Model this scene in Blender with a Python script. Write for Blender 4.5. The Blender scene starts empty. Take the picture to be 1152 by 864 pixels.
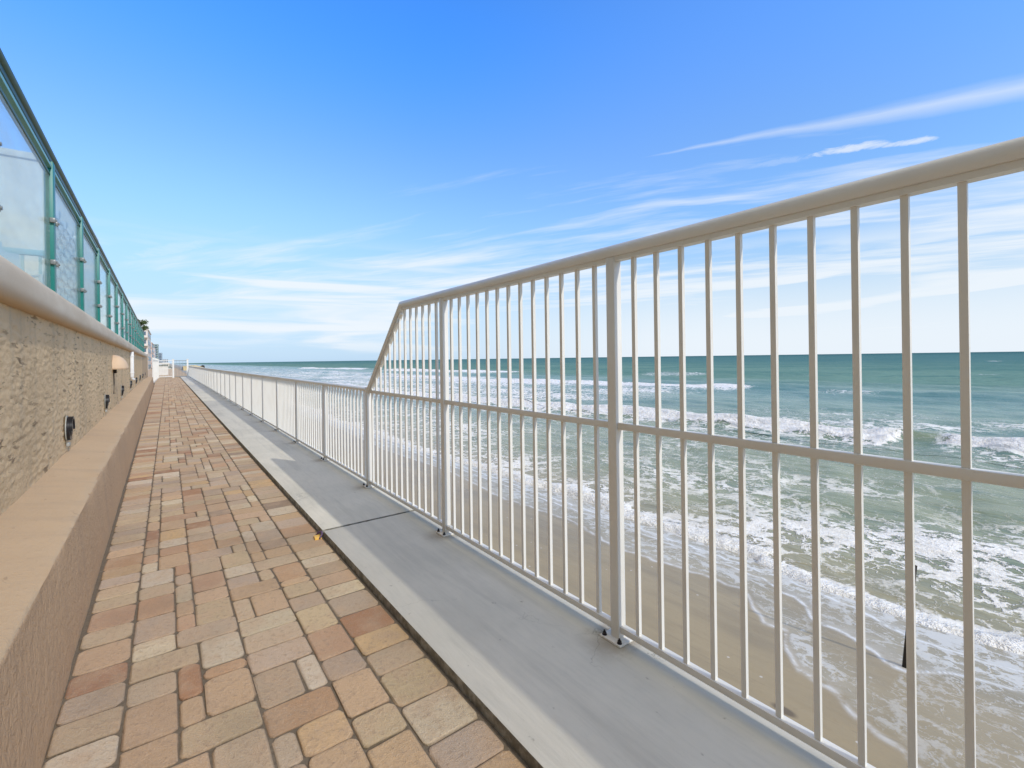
import bpy, bmesh, math, random
import numpy as np
from mathutils import Vector, noise, Matrix
random.seed(7); rng = np.random.default_rng(7)
sc = bpy.context.scene
COL = sc.collection
rad = math.radians

# ------------------------------------------------------------------ helpers
def link(o, parent=None):
    COL.objects.link(o)
    if parent is not None: o.parent = parent
    return o
def tag(o, label=None, cat=None, group=None, kind=None):
    if label: o['label'] = label
    if cat: o['category'] = cat
    if group: o['group'] = group
    if kind: o['kind'] = kind
    return o
def empty(name, loc=(0, 0, 0), rz=0.0):
    o = bpy.data.objects.new(name, None); o.location = loc; o.rotation_euler = (0, 0, rz)
    o.empty_display_size = .1
    return link(o)
def copy_tree(o, parent=None):
    c = o.copy(); COL.objects.link(c); c.parent = parent
    for ch in list(o.children): copy_tree(ch, c)
    return c
class MB:
    """collects shapes and links them as one mesh"""
    def __init__(s): s.v = []; s.f = []
    def add(s, vs, fs):
        b = len(s.v); s.v += [tuple(v) for v in vs]; s.f += [tuple(i + b for i in f) for f in fs]; return s
    def box(s, x0, x1, y0, y1, z0, z1, bev=0.0):
        if bev <= 0:
            return s.add([(x, y, z) for x in (x0, x1) for y in (y0, y1) for z in (z0, z1)],
                  [(0, 1, 3, 2), (4, 6, 7, 5), (0, 4, 5, 1), (2, 3, 7, 6), (0, 2, 6, 4), (1, 5, 7, 3)])
        bm = bmesh.new(); bmesh.ops.create_cube(bm, size=1)
        for v in bm.verts: v.co = Vector(((x0 + x1) / 2 + v.co.x * (x1 - x0), (y0 + y1) / 2 + v.co.y * (y1 - y0), (z0 + z1) / 2 + v.co.z * (z1 - z0)))
        bmesh.ops.bevel(bm, geom=bm.edges[:] , offset=bev, segments=2, profile=.5, affect='EDGES')
        return s.bm(bm)
    def bm(s, bm, M=None):
        bm.verts.index_update()
        vs = [(M @ v.co if M else v.co) for v in bm.verts]
        s.add(vs, [[v.index for v in f.verts] for f in bm.faces]); bm.free(); return s
    def tube(s, pts, r, n=10, prof=None, cap=True):
        """sweep a ring (or a given (side, up) profile) along points"""
        pts = [Vector(p) for p in pts]; rings = []
        for i, p in enumerate(pts):
            d0 = (pts[i] - pts[i - 1]).normalized() if i else (pts[1] - pts[0]).normalized()
            d1 = (pts[i + 1] - pts[i]).normalized() if i < len(pts) - 1 else d0
            t = (d0 + d1).normalized(); k = 1 / max(.3, t.dot(d1))
            side = t.cross(Vector((0, 0, 1)))
            if side.length < .05: side = Vector((1, 0, 0))
            side.normalize(); up = side.cross(t).normalized()
            rr = r[i] if isinstance(r, (list, tuple)) else r
            ring = [(math.cos(2 * math.pi * j / n) * rr, math.sin(2 * math.pi * j / n) * rr) for j in range(n)] if prof is None else prof
            kk = k if len(pts) > 2 and 0 < i < len(pts) - 1 else 1
            rings.append([p + side * a + up * b * kk for a, b in ring])
        m = len(rings[0]); vs = [v for r_ in rings for v in r_]; fs = []
        for i in range(len(rings) - 1):
            for j in range(m):
                a = i * m + j; b = i * m + (j + 1) % m
                fs.append((a, b, b + m, a + m))
        if cap: fs.append(tuple(range(m))[::-1]); fs.append(tuple(range(len(vs) - m, len(vs))))
        return s.add(vs, fs)
    def build(s, name, mat, parent=None, smooth=False, auto=None):
        me = bpy.data.meshes.new(name); me.from_pydata(s.v, [], s.f); me.validate()
        bm = bmesh.new(); bm.from_mesh(me); bmesh.ops.recalc_face_normals(bm, faces=bm.faces[:])
        if auto is not None:
            for f in bm.faces: f.smooth = True
            for e in bm.edges:
                if len(e.link_faces) == 2 and e.calc_face_angle(0) > auto: e.smooth = False
        elif smooth:
            for f in bm.faces: f.smooth = True
        bm.to_mesh(me); bm.free()
        me.materials.append(mat)
        return link(bpy.data.objects.new(name, me), parent)

# ------------------------------------------------------------------ node helpers
class NT:
    def __init__(s, nt): s.nt = nt; s.nt.nodes.clear()
    def n(s, typ, _in=None, **kw):
        nd = s.nt.nodes.new(typ)
        for k, v in kw.items(): setattr(nd, k, v)
        for k, v in (_in or {}).items():
            if isinstance(v, bpy.types.NodeSocket): s.nt.links.new(v, nd.inputs[k])
            else: nd.inputs[k].default_value = v
        return nd
    def math(s, op, a, b=None, c=None, clamp=False):
        nd = s.nt.nodes.new('ShaderNodeMath'); nd.operation = op; nd.use_clamp = clamp
        for i, v in enumerate((a, b, c)):
            if v is None: continue
            if isinstance(v, bpy.types.NodeSocket): s.nt.links.new(v, nd.inputs[i])
            else: nd.inputs[i].default_value = v
        return nd.outputs[0]
    def sstep(s, v, a, b, lo=0., hi=1.):
        nd = s.n('ShaderNodeMapRange', {'Value': v, 'From Min': a, 'From Max': b, 'To Min': lo, 'To Max': hi}, interpolation_type='SMOOTHSTEP')
        return nd.outputs[0]
    def mix(s, f, a, b, bt='MIX'):
        nd = s.nt.nodes.new('ShaderNodeMix'); nd.data_type = 'RGBA'; nd.blend_type = bt
        for i, v in ((0, f), (6, a), (7, b)):
            if isinstance(v, bpy.types.NodeSocket): s.nt.links.new(v, nd.inputs[i])
            else: nd.inputs[i].default_value = (*v, 1) if isinstance(v, (tuple, list)) and len(v) == 3 else v
        return nd.outputs[2]
    def noise(s, vec, scale, detail=4, rough=.55, dist=0., out='Fac'):
        return s.n('ShaderNodeTexNoise', {'Vector': vec, 'Scale': scale, 'Detail': detail, 'Roughness': rough, 'Distortion': dist}).outputs[out]
    def mapping(s, vec, scale=(1, 1, 1), rot=(0, 0, 0), loc=(0, 0, 0)):
        return s.n('ShaderNodeMapping', {'Vector': vec, 'Scale': scale, 'Rotation': rot, 'Location': loc}).outputs[0]
    def bump(s, h, strength=.3, dist=.01, normal=None):
        d = {'Height': h, 'Strength': strength, 'Distance': dist}
        if normal is not None: d['Normal'] = normal
        return s.n('ShaderNodeBump', d).outputs[0]
def material(name):
    m = bpy.data.materials.new(name); m.use_nodes = True
    t = NT(m.node_tree); m.diffuse_color = (.6, .6, .6, 1)
    return m, t
def finish(t, col, rough=.6, spec=.4, normal=None, metal=0.0, **kw):
    d = {'Base Color': col if isinstance(col, bpy.types.NodeSocket) else (*col, 1), 'Roughness': rough, 'Specular IOR Level': spec, 'Metallic': metal}
    if normal is not None: d['Normal'] = normal
    d.update(kw)
    b = t.n('ShaderNodeBsdfPrincipled', d)
    t.n('ShaderNodeOutputMaterial', {'Surface': b.outputs[0]})
    return b
def obj_co(t): return t.n('ShaderNodeTexCoord').outputs['Object']
def geo_pos(t): return t.n('ShaderNodeNewGeometry').outputs['Position']

def painted(name, col, dirt=(.45, .40, .32), rough=.38, amount=.25, spec=.4, bump=.05):
    m, t = material(name); p = geo_pos(t)
    n1 = t.noise(p, 3.0, 5, .6); n2 = t.noise(p, 60, 3, .6)
    f = t.math('MULTIPLY', t.sstep(n1, .42, .75), amount)
    f = t.math('ADD', f, t.math('MULTIPLY', t.sstep(n2, .6, .8), amount * .6), clamp=True)
    c = t.mix(f, col, dirt)
    finish(t, c, rough, spec, t.bump(n2, bump, .002)); return m
M = {}
M['white'] = painted('white_powder_coat', (.77, .745, .68), rough=.34, amount=.16)
M['cream'] = painted('cream_paint', (.70, .66, .58), amount=.2, rough=.7)
M['teal'] = painted('teal_paint', (.010, .20, .165), dirt=(.02, .11, .095), rough=.4, amount=.3)
M['teal_light'] = painted('pale_teal_trim', (.16, .40, .35), dirt=(.2, .3, .27), rough=.35, amount=.3)
M['teal_dark'] = painted('dark_green_rail', (.020, .085, .058), dirt=(.05, .06, .035), rough=.4, amount=.5)
M['teal_grey'] = painted('grey_teal_paint', (.22, .42, .47), rough=.5, amount=.1)
M['steel'] = painted('stainless', (.20, .21, .20), rough=.3, amount=.2)
M['black'] = painted('black_plastic', (.012, .012, .015), dirt=(.03, .03, .03), rough=.3, amount=.4)
M['iron'] = painted('dark_bolt', (.02, .017, .018), dirt=(.06, .04, .03), rough=.5, amount=.5)
M['grey_plate'] = painted('pale_grey_plate', (.36, .36, .32), amount=.3)
M['peach'] = painted('peach_plaster', (.66, .47, .30), dirt=(.5, .36, .24), rough=.7, amount=.4)
M['lattice'] = painted('white_lattice', (.80, .81, .80), rough=.5, amount=.15)
M['stick'] = painted('dark_wood', (.03, .024, .018), dirt=(.07, .05, .04), rough=.8, amount=.5)
M['yellow'] = painted('orange_plastic', (.85, .50, .08), rough=.5, amount=.3)
M['purple'] = painted('purple_cord', (.10, .05, .11), rough=.6, amount=.3)
M['ribbon_shade'] = painted('shaded_ribbon', (.36, .40, .44), rough=.6, amount=.15)  # shading within the white weave, painted as a grey tone
M['fabric'] = painted('blue_grey_sling', (.28, .40, .52), rough=.8, amount=.2)

# glass: pale greenish balustrade glass with salt haze
def glass_mat():
    m, t = material('hazy_green_glass'); p = geo_pos(t)
    tr = t.n('ShaderNodeBsdfTransparent', {'Color': (.88, .95, .94, 1)}).outputs[0]
    df = t.n('ShaderNodeBsdfDiffuse', {'Color': (.78, .86, .84, 1)}).outputs[0]
    tl = t.n('ShaderNodeBsdfTranslucent', {'Color': (.76, .86, .85, 1)}).outputs[0]
    gl = t.n('ShaderNodeBsdfGlossy', {'Color': (1, 1, 1, 1), 'Roughness': .03}).outputs[0]
    haze = t.n('ShaderNodeMixShader', {0: .5, 1: df, 2: tl}).outputs[0]
    n1 = t.noise(t.mapping(p, (1, 1, 3)), 2.2, 4, .6)
    s1 = t.n('ShaderNodeMixShader', {0: t.sstep(n1, .3, .75, .15, .30), 1: tr, 2: haze}).outputs[0]
    fr = t.n('ShaderNodeFresnel', {'IOR': 1.30}).outputs[0]
    fr = t.math('MULTIPLY', fr, .30)
    s2 = t.n('ShaderNodeMixShader', {0: fr, 1: s1, 2: gl}).outputs[0]
    t.n('ShaderNodeOutputMaterial', {'Surface': s2}); return m
M['glass'] = glass_mat()

def stucco_mat(name='stucco', smooth=False):
    m, t = material(name); p = geo_pos(t)
    n1 = t.noise(p, .9, 5, .6); n2 = t.noise(p, 26, 5, .65); n3 = t.noise(p, 130, 3, .6)
    streak = t.noise(t.mapping(p, (1, 3.5, .35)), 1.8, 5, .6)
    c = t.mix(t.sstep(n1, .35, .7), (.72, .52, .30), (.62, .445, .255))
    c = t.mix(t.sstep(streak, .5, .72, 0, .4), c, (.41, .335, .235))
    c = t.mix(t.sstep(n2, .55, .75, 0, .30), c, (.33, .245, .16))
    if smooth:
        c = t.mix(.6, c, (.43, .305, .195))
        h = t.math('ADD', t.math('MULTIPLY', n1, .3), t.math('MULTIPLY', n2, .35)); h = t.math('ADD', h, t.math('MULTIPLY', n3, .25))
        if name == 'base_plaster':
            lump = t.noise(p, 22, 4, .6, .6); pit = t.noise(t.mapping(p, (1, 1, 2)), 42, 3, .6)
            c = t.mix(1.0, c, (.95, .88, .84), 'MULTIPLY')
            c = t.mix(t.sstep(pit, .60, .70, 0, .5), c, (.25, .175, .11))
            h = t.math('ADD', h, t.math('MULTIPLY', lump, 1.1)); nb = t.bump(h, .8, .016)
        else:
            crk = t.noise(t.mapping(p, (6, 3, 1)), 2.6, 5, .7, 1.2)
            c = t.mix(t.sstep(crk, .64, .70, 0, .5), c, (.30, .21, .13))
            h = t.math('ADD', h, t.math('MULTIPLY', crk, .6)); nb = t.bump(h, .55, .014)
    else:
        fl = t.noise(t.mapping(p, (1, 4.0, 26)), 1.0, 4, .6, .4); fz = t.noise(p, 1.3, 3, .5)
        c = t.mix(t.math('MULTIPLY', t.sstep(fl, .565, .66), t.sstep(fz, .35, .6, .25, .85)), c, (.22, .15, .085))  # dark flecks: pit dirt plus crevice shade painted into the colour
        v = t.n('ShaderNodeTexVoronoi', {'Vector': t.mapping(p, (1, .6, 1)), 'Scale': 38}, feature='SMOOTH_F1').outputs[0]
        h = t.math('ADD', n2, t.math('MULTIPLY', n3, .4)); h = t.math('ADD', h, t.math('MULTIPLY', v, .3))
        nb = t.bump(h, .8, .016)
    finish(t, c, .9, .15, nb); return m
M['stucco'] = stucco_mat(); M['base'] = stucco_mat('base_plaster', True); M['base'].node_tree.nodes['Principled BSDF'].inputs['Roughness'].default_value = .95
M['ledge'] = stucco_mat('ledge_plaster', True)

def cap_mat():
    m, t = material('cap_stone'); p = geo_pos(t)
    n1 = t.noise(t.mapping(p, (1, .25, 1)), 3.5, 5, .65); n2 = t.noise(p, 50, 4, .6)
    c = t.mix(t.sstep(n1, .35, .7), (.60, .49, .355), (.70, .60, .46))
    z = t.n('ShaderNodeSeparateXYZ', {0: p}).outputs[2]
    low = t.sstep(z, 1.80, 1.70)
    c = t.mix(t.math('MULTIPLY', low, .8), c, (.47, .30, .15))  # browner underside: shade below the rounded lip painted into the colour
    c = t.mix(t.sstep(n2, .6, .8, 0, .3), c, (.40, .30, .22))
    finish(t, c, .8, .2, t.bump(n2, .3, .004)); return m
M['cap'] = cap_mat()

def concrete_mat():
    m, t = material('brushed_concrete'); p = geo_pos(t)
    n1 = t.noise(p, 1.1, 6, .6); n2 = t.noise(t.mapping(p, (12, 1.5, 1)), 4, 4, .6); n3 = t.noise(p, 90, 4, .65); n4 = t.noise(p, 9, 5, .7)
    c = t.mix(t.sstep(n1, .35, .68), (.655, .615, .515), (.575, .545, .455))
    c = t.mix(t.sstep(n2, .4, .75, 0, .25), c, (.46, .44, .37))
    c = t.mix(t.sstep(n4, .58, .72, 0, .28), c, (.62, .59, .50))
    c = t.mix(t.sstep(n3, .62, .75, 0, .25), c, (.26, .26, .23))
    sx = t.n('ShaderNodeSeparateXYZ', {0: p})
    fe = t.math('PINGPONG', t.math('SUBTRACT', sx.outputs[1], 1.489), .85375)       # distance to the nearest post foot
    foot = t.math('MULTIPLY', t.sstep(t.math('ADD', fe, t.math('MULTIPLY', t.math('SUBTRACT', n4, .5), .3)), .16, .02), t.sstep(t.math('ADD', sx.outputs[0], t.math('MULTIPLY', t.math('SUBTRACT', n4, .5), .25)), 1.48, 1.66))
    c = t.mix(t.math('MULTIPLY', foot, .55), c, (.27, .21, .14))
    vc = t.n('ShaderNodeTexVoronoi', {'Vector': t.n('ShaderNodeVectorMath', {0: p, 1: t.n('ShaderNodeTexNoise', {'Vector': p, 'Scale': 3.0, 'Detail': 6}).outputs['Color']}, operation='ADD').outputs[0], 'Scale': .55}, feature='DISTANCE_TO_EDGE').outputs[0]
    ck = t.math('MULTIPLY', t.sstep(vc, .0035, .0008), t.sstep(n1, .50, .60))
    c = t.mix(t.math('MULTIPLY', ck, .38), c, (.16, .15, .12))
    sp_ = t.noise(t.mapping(p, (1, .6, 1)), 24, 3, .5)
    c = t.mix(t.sstep(sp_, .70, .76, 0, .45), c, (.20, .17, .12))
    tr = t.noise(t.mapping(p, (5, .35, 1)), 1.3, 6, .65, .5)
    c = t.mix(t.sstep(tr, .48, .66, 0, .22), c, (.30, .29, .25))
    h = t.math('ADD', t.math('MULTIPLY', n3, .6), n2); h = t.math('SUBTRACT', h, t.math('MULTIPLY', ck, 1.5))
    finish(t, c, .8, .25, t.bump(h, .35, .003)); return m
M['concrete'] = concrete_mat()
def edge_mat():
    m, t = material('dark_concrete_edge'); p = geo_pos(t)
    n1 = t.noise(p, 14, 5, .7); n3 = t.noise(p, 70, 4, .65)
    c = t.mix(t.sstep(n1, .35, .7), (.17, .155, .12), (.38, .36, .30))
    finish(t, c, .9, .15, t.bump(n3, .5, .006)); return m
M['edge'] = edge_mat()
def dark_mat():
    m, t = material('joint_dirt'); p = geo_pos(t); n1 = t.noise(p, 60, 4, .6)
    finish(t, t.mix(n1, (.09, .07, .05), (.24, .19, .13)), .95, .1, t.bump(n1, .5, .004)); return m
M['dirt'] = dark_mat()

def paver_mat():
    m, t = material('tumbled_concrete_paver'); p = geo_pos(t)
    col = t.n('ShaderNodeVertexColor', layer_name='Col').outputs[0]
    n1 = t.noise(p, 7, 4, .6); n2 = t.noise(p, 45, 5, .65); n3 = t.noise(p, 170, 3, .7)
    warm = t.mix(1.0, col, (1.0, .95, .88), 'MULTIPLY')
    c = t.mix(t.sstep(n1, .40, .66, 0, .55), warm, (.56, .385, .24))
    c = t.mix(t.sstep(n2, .50, .70, 0, .55), c, (.36, .25, .165))
    c = t.mix(t.sstep(n3, .62, .72, 0, .65), c, (.19, .14, .09))
    c = t.mix(t.sstep(n3, .40, .30, 0, .45), c, (.72, .62, .48))
    big = t.noise(p, 1.4, 5, .6); c = t.mix(t.sstep(big, .45, .68, 0, .38), c, (.31, .23, .15))
    h = t.math('ADD', n2, t.math('MULTIPLY', n3, .9))
    finish(t, c, .88, .2, t.bump(h, .8, .008)); return m
M['paver'] = paver_mat()

def terrain_mat():
    m, t = material('dry_ground'); p = geo_pos(t); n1 = t.noise(p, .05, 5, .6)
    finish(t, t.mix(n1, (.30, .26, .18), (.10, .13, .06)), .9, .1); return m
M['ground'] = terrain_mat()

# ------------------------------------------------------------------ beach & sea materials
SEA = -3.2
def foam_lace(t, p, amount, s1=1.0, stretch=.62):
    """lace of foam: cell walls widen with amount until they close"""
    w = t.n('ShaderNodeTexNoise', {'Vector': p, 'Scale': 1.3 * s1, 'Detail': 5, 'Roughness': .6}).outputs['Color']
    w2 = t.n('ShaderNodeVectorMath', {0: w, 1: (.5, .5, .5)}, operation='SUBTRACT').outputs[0]
    w3 = t.n('ShaderNodeVectorMath', {0: w2, 1: (1.5 / s1, 1.5 / s1, 0)}, operation='MULTIPLY').outputs[0]
    q = t.n('ShaderNodeVectorMath', {0: p, 1: w3}, operation='ADD').outputs[0]
    q = t.mapping(q, (1, stretch, 0))
    va = t.n('ShaderNodeTexVoronoi', {'Vector': q, 'Scale': .95 * s1, 'Randomness': 1.0}, feature='DISTANCE_TO_EDGE').outputs[0]
    vb = t.n('ShaderNodeTexVoronoi', {'Vector': q, 'Scale': 2.7 * s1, 'Randomness': 1.0}, feature='DISTANCE_TO_EDGE').outputs[0]
    nz = t.noise(p, 2.2 * s1, 5, .65)
    nf = t.noise(p, 14 * s1, 4, .7)
    am = t.math('MULTIPLY', amount, t.sstep(nz, .25, .72, .15, 1.75))
    ea = t.math('SUBTRACT', t.math('MULTIPLY', am, .185), va)
    eb = t.math('SUBTRACT', t.math('MULTIPLY', am, .15), vb)
    e = t.math('MAXIMUM', ea, eb)
    e = t.math('ADD', e, t.math('MULTIPLY', t.math('SUBTRACT', nf, .5), .13))
    return t.sstep(e, -.02, .055)
def sea_mat():
    m, t = material('sea_water'); p = geo_pos(t)
    sx = t.n('ShaderNodeSeparateXYZ', {0: p}); X = sx.outputs[0]
    fo = t.n('ShaderNodeAttribute', attribute_name='foam').outputs['Fac']
    sh = t.n('ShaderNodeAttribute', attribute_name='shallow').outputs['Fac']
    # water colour: sandy green by the shore, teal further out
    near = t.sstep(X, 9, 60); far = t.sstep(X, 60, 420); farr = t.sstep(X, 400, 2500)
    c = t.mix(near, (.30, .315, .185), (.17, .285, .220))
    c = t.mix(far, c, (.100, .208, .192)); c = t.mix(farr, c, (.060, .145, .145))
    blot = t.noise(t.mapping(p, (.06, .02, 1)), 1.0, 4, .6)
    c = t.mix(t.sstep(blot, .40, .64, 0, .45), c, (.045, .155, .145))
    st = t.noise(t.mapping(p, (.9, .22, 1)), 1.0, 5, .65)
    c = t.mix(t.sstep(st, .52, .70, 0, .45), c, (.05, .125, .12))
    c = t.mix(sh, c, (.42, .33, .21))
    lace = foam_lace(t, p, fo)
    solid = t.sstep(fo, .95, 1.3)
    lace = t.math('MAXIMUM', lace, solid, clamp=True)
    nf = t.noise(p, 9, 5, .7); nm = t.noise(p, 2.6, 5, .7)
    thin = t.noise(p, .7, 4, .6)
    tr = t.sstep(t.math('ADD', fo, t.math('MULTIPLY', thin, .3)), .25, 1.0, .58, 1.0)
    ff = t.math('MULTIPLY', lace, tr)
    fc = t.mix(t.sstep(t.math('ADD', t.math('MULTIPLY', nm, .6), t.math('MULTIPLY', nf, .4)), .38, .58), (.80, .755, .66), (.98, .94, .85))
    c2 = t.mix(ff, c, fc)
    r = t.math('ADD', t.math('MULTIPLY', ff, .6), .20)
    b1 = t.noise(t.mapping(p, (1.0, .38, 1)), 1.5, 4, .55)
    b2 = t.noise(t.mapping(p, (1.0, .5, 1)), 7.0, 4, .6)
    b3 = t.noise(t.mapping(p, (1.0, .35, 1)), .28, 4, .6)
    h = t.math('ADD', t.math('MULTIPLY', b1, .17), t.math('MULTIPLY', b2, .02))
    h = t.math('ADD', h, t.math('MULTIPLY', t.math('MULTIPLY', b3, .9), t.sstep(X, 25, 120)))
    h = t.math('ADD', h, t.math('MULTIPLY', t.math('MULTIPLY', ff, t.sstep(fo, .3, .9, .25, 1.0)), t.math('ADD', t.math('MULTIPLY', nf, .05), t.math('MULTIPLY', t.math('MULTIPLY', nm, .28), t.sstep(fo, .7, 1.2, .3, 1.0)))))
    nb = t.bump(h, .9, 1.0)
    b_ = finish(t, c2, r, .17, nb, IOR=1.33)
    t.nt.links.new(t.sstep(X, 12, 90, .16, 0.0), b_.inputs['Specular IOR Level']); return m
M['sea'] = sea_mat()
def beach_mat():
    m, t = material('wet_sand'); p = geo_pos(t)
    X = t.n('ShaderNodeSeparateXYZ', {0: p}).outputs[0]
    film = t.n('ShaderNodeAttribute', attribute_name='film').outputs['Fac']
    line = t.n('ShaderNodeAttribute', attribute_name='line').outputs['Fac']
    n1 = t.noise(t.mapping(p, (1, .3, 1)), 1.4, 5, .6); n2 = t.noise(p, 12, 5, .65); n3 = t.noise(p, 110, 3, .7)
    c = t.mix(t.sstep(n1, .38, .68), (.375, .295, .17), (.29, .232, .14))
    c = t.mix(t.sstep(n2, .56, .7, 0, .22), c, (.23, .17, .105))
    c = t.mix(t.sstep(n3, .66, .74, 0, .35), c, (.60, .52, .42))
    c = t.mix(t.sstep(X, 9.0, 4.0, 0, .45), c, (.40, .31, .18))
    # shell and foam specks
    v = t.n('ShaderNodeTexVoronoi', {'Vector': p, 'Scale': 3.2, 'Randomness': 1}).outputs[0]
    c = t.mix(t.sstep(v, .075, .055, 0, .7), c, (.66, .62, .55))
    c = t.mix(t.math('MULTIPLY', film, .55), c, (.385, .345, .235))
    fa = foam_lace(t, p, t.math('MULTIPLY', film, .50), 2.2, .55)
    fa = t.math('MULTIPLY', fa, t.math('MULTIPLY', film, .62), clamp=True)
    nl = t.noise(p, 5, 4, .6)
    la = t.math('MULTIPLY', line, t.sstep(nl, .28, .55, .2, 1.0))
    ff = t.math('MAXIMUM', fa, la, clamp=True)
    c = t.mix(ff, c, (.82, .82, .79))
    wd = t.n('ShaderNodeTexVoronoi', {'Vector': t.mapping(p, (1, .5, 1)), 'Scale': 1.1, 'Randomness': 1}).outputs[0]
    c = t.mix(t.math('MULTIPLY', t.sstep(wd, .10, .05), t.sstep(X, 8.2, 7.0)), c, (.17, .13, .08))
    strand = t.noise(t.mapping(p, (1.6, .18, 1)), 2.0, 6, .7, .6)
    c = t.mix(t.sstep(strand, .60, .68, 0, .35), c, (.22, .175, .11))
    wet = t.sstep(X, 4.5, 8.5, .0, 1.0)
    r = t.math('SUBTRACT', .62, t.math('MULTIPLY', wet, .22)); r = t.math('SUBTRACT', r, t.math('MULTIPLY', film, .12))
    rip = t.noise(t.mapping(p, (1, .35, 1)), 5, 3, .5)
    h = t.math('ADD', t.math('MULTIPLY', rip, .02), t.math('MULTIPLY', n3, .003)); h = t.math('ADD', h, t.math('MULTIPLY', ff, .012))
    finish(t, c, r, .35, t.bump(h, .6, 1.0)); return m
M['beach'] = beach_mat()

# ------------------------------------------------------------------ WORLD, SUN, CAMERA
SUN = Vector((.30, -1.70, 1.0)).normalized()
elev = math.asin(SUN.z)
w = bpy.data.worlds.new('World'); sc.world = w; w.use_nodes = True
t = NT(w.node_tree)
sky = t.n('ShaderNodeTexSky', sky_type='NISHITA', sun_disc=False, sun_elevation=elev,
          sun_rotation=math.atan2(SUN.x, SUN.y), air_density=1.0, dust_density=.6, ozone_density=1.6)
d = t.n('ShaderNodeTexCoord').outputs['Generated']
sp = t.n('ShaderNodeSeparateXYZ', {0: d}); dz = sp.outputs[2]
# real sky: deepen the blue a little, then lay a wind-drawn cirrus sheet over it
tint = t.mix(t.sstep(dz, .03, .35), (.96, 1.02, 1.17), (1.22, 1.60, 2.20))
tint = t.mix(t.sstep(dz, .30, .60), tint, (.66, 1.76, 3.2))
tint = t.mix(t.sstep(sp.outputs[0], .3, .95, 0, 1.0), tint, t.mix(1.0, tint, (.78, 1.0, 1.0), 'MULTIPLY'))
skc = t.mix(1.0, sky.outputs[0], tint, 'MULTIPLY')
k = t.math('ADD', t.math('MAXIMUM', dz, 0.0), .04)
px = t.math('DIVIDE', sp.outputs[0], k); py = t.math('DIVIDE', sp.outputs[1], k)
A = rad(-29); sA, cA = math.sin(A), math.cos(A)
u = t.math('ADD', t.math('MULTIPLY', px, sA), t.math('MULTIPLY', py, cA))
v = t.math('SUBTRACT', t.math('MULTIPLY', px, cA), t.math('MULTIPLY', py, sA))
P0 = t.n('ShaderNodeCombineXYZ', {0: u, 1: v, 2: 0.0}).outputs[0]
wv = t.noise(P0, .5, 3, .5)
vv = t.math('ADD', v, t.math('MULTIPLY', t.math('SUBTRACT', wv, .5), .5))
P1 = t.n('ShaderNodeCombineXYZ', {0: t.math('MULTIPLY', u, .30), 1: vv, 2: 0.0}).outputs[0]
nA = t.noise(P1, 1.35, 7, .56, .3)
nB = t.noise(t.n('ShaderNodeCombineXYZ', {0: t.math('MULTIPLY', u, .16), 1: vv, 2: 3.0}).outputs[0], 3.2, 7, .62)
cov = t.math('ADD', t.math('MULTIPLY', nA, .62), t.math('MULTIPLY', nB, .38))
# thicker away from the clear lane overhead: bias grows with v and behind the camera
bias = t.sstep(v, 2.0, 3.4, -.16, .07)
bias = t.math('ADD', bias, t.math('MULTIPLY', t.sstep(v, 4.0, 9.0, 0, .06), t.sstep(u, 3.5, .5)))
bias = t.math('ADD', bias, t.sstep(u, -1.2, -3.5, 0, .05))
bias = t.math('MAXIMUM', bias, t.math('MULTIPLY', t.sstep(u, -1.1, -2.6, -.2, .30), t.sstep(v, 2.6, 1.2)))  # unseen cloud behind the camera, added to neutralise the light
bias = t.math('ADD', bias, t.sstep(u, 1.5, 5.0, 0, -.035))
den = t.sstep(t.math('ADD', cov, bias), .44, .70)
nS = t.noise(t.n('ShaderNodeCombineXYZ', {0: t.math('MULTIPLY', sp.outputs[0], 2.2), 1: t.math('MULTIPLY', sp.outputs[1], 2.2), 2: t.math('MULTIPLY', dz, 26.0)}).outputs[0], 1.0, 5, .48, .5)
bank = t.math('MULTIPLY', t.sstep(nS, .42, .60), t.sstep(dz, .25, .15))          # soft low bank of cloud above the horizon
bank = t.math('MULTIPLY', bank, t.sstep(dz, .0, .05, .25, 1.0))
lowr = t.math('MULTIPLY', t.sstep(sp.outputs[0], .35, .85), t.sstep(dz, .22, .02, .1, .95))
den = t.math('MULTIPLY', den, t.sstep(dz, .05, .14))
den = t.math('MAXIMUM', den, t.math('MAXIMUM', bank, lowr))
# one long contrail-like streak and a small line of puffs under it
wob = t.math('MULTIPLY', t.math('SUBTRACT', t.noise(P0, 1.6, 4, .6), .5), .10)
sv = t.math('ABSOLUTE', t.math('SUBTRACT', t.math('ADD', v, wob), 2.165))
wid = t.sstep(u, .35, -1.0, .02, .15)
stk = t.math('SUBTRACT', 1.0, t.math('DIVIDE', sv, wid), clamp=True)
stk = t.math('MULTIPLY', t.math('MULTIPLY', stk, t.sstep(u, .45, .0)), t.sstep(nB, .3, .6, .25, .62))
def puff(u0, v0, a, b):
    e = t.math('ADD', t.math('POWER', t.math('DIVIDE', t.math('SUBTRACT', u, u0), a), 2), t.math('POWER', t.math('DIVIDE', t.math('SUBTRACT', v, v0), b), 2))
    e = t.math('ADD', e, t.math('MULTIPLY', t.math('SUBTRACT', t.noise(P0, 11, 6, .7, .6), .5), 3.4))
    return t.sstep(e, 1.5, -.1)
pf = t.math('MAXIMUM', puff(-.53, 2.445, .15, .046), puff(-.74, 2.475, .09, .036))
pf = t.math('MAXIMUM', pf, t.math('MULTIPLY', puff(-.25, 2.47, .16, .045), .35))
pf = t.math('MAXIMUM', pf, t.math('MULTIPLY', puff(3.6, 2.05, .5, .10), .35))
den = t.math('MAXIMUM', den, t.math('MULTIPLY', pf, .8)); den = t.math('MAXIMUM', den, stk)
den = t.math('MULTIPLY', den, .86)
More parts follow.
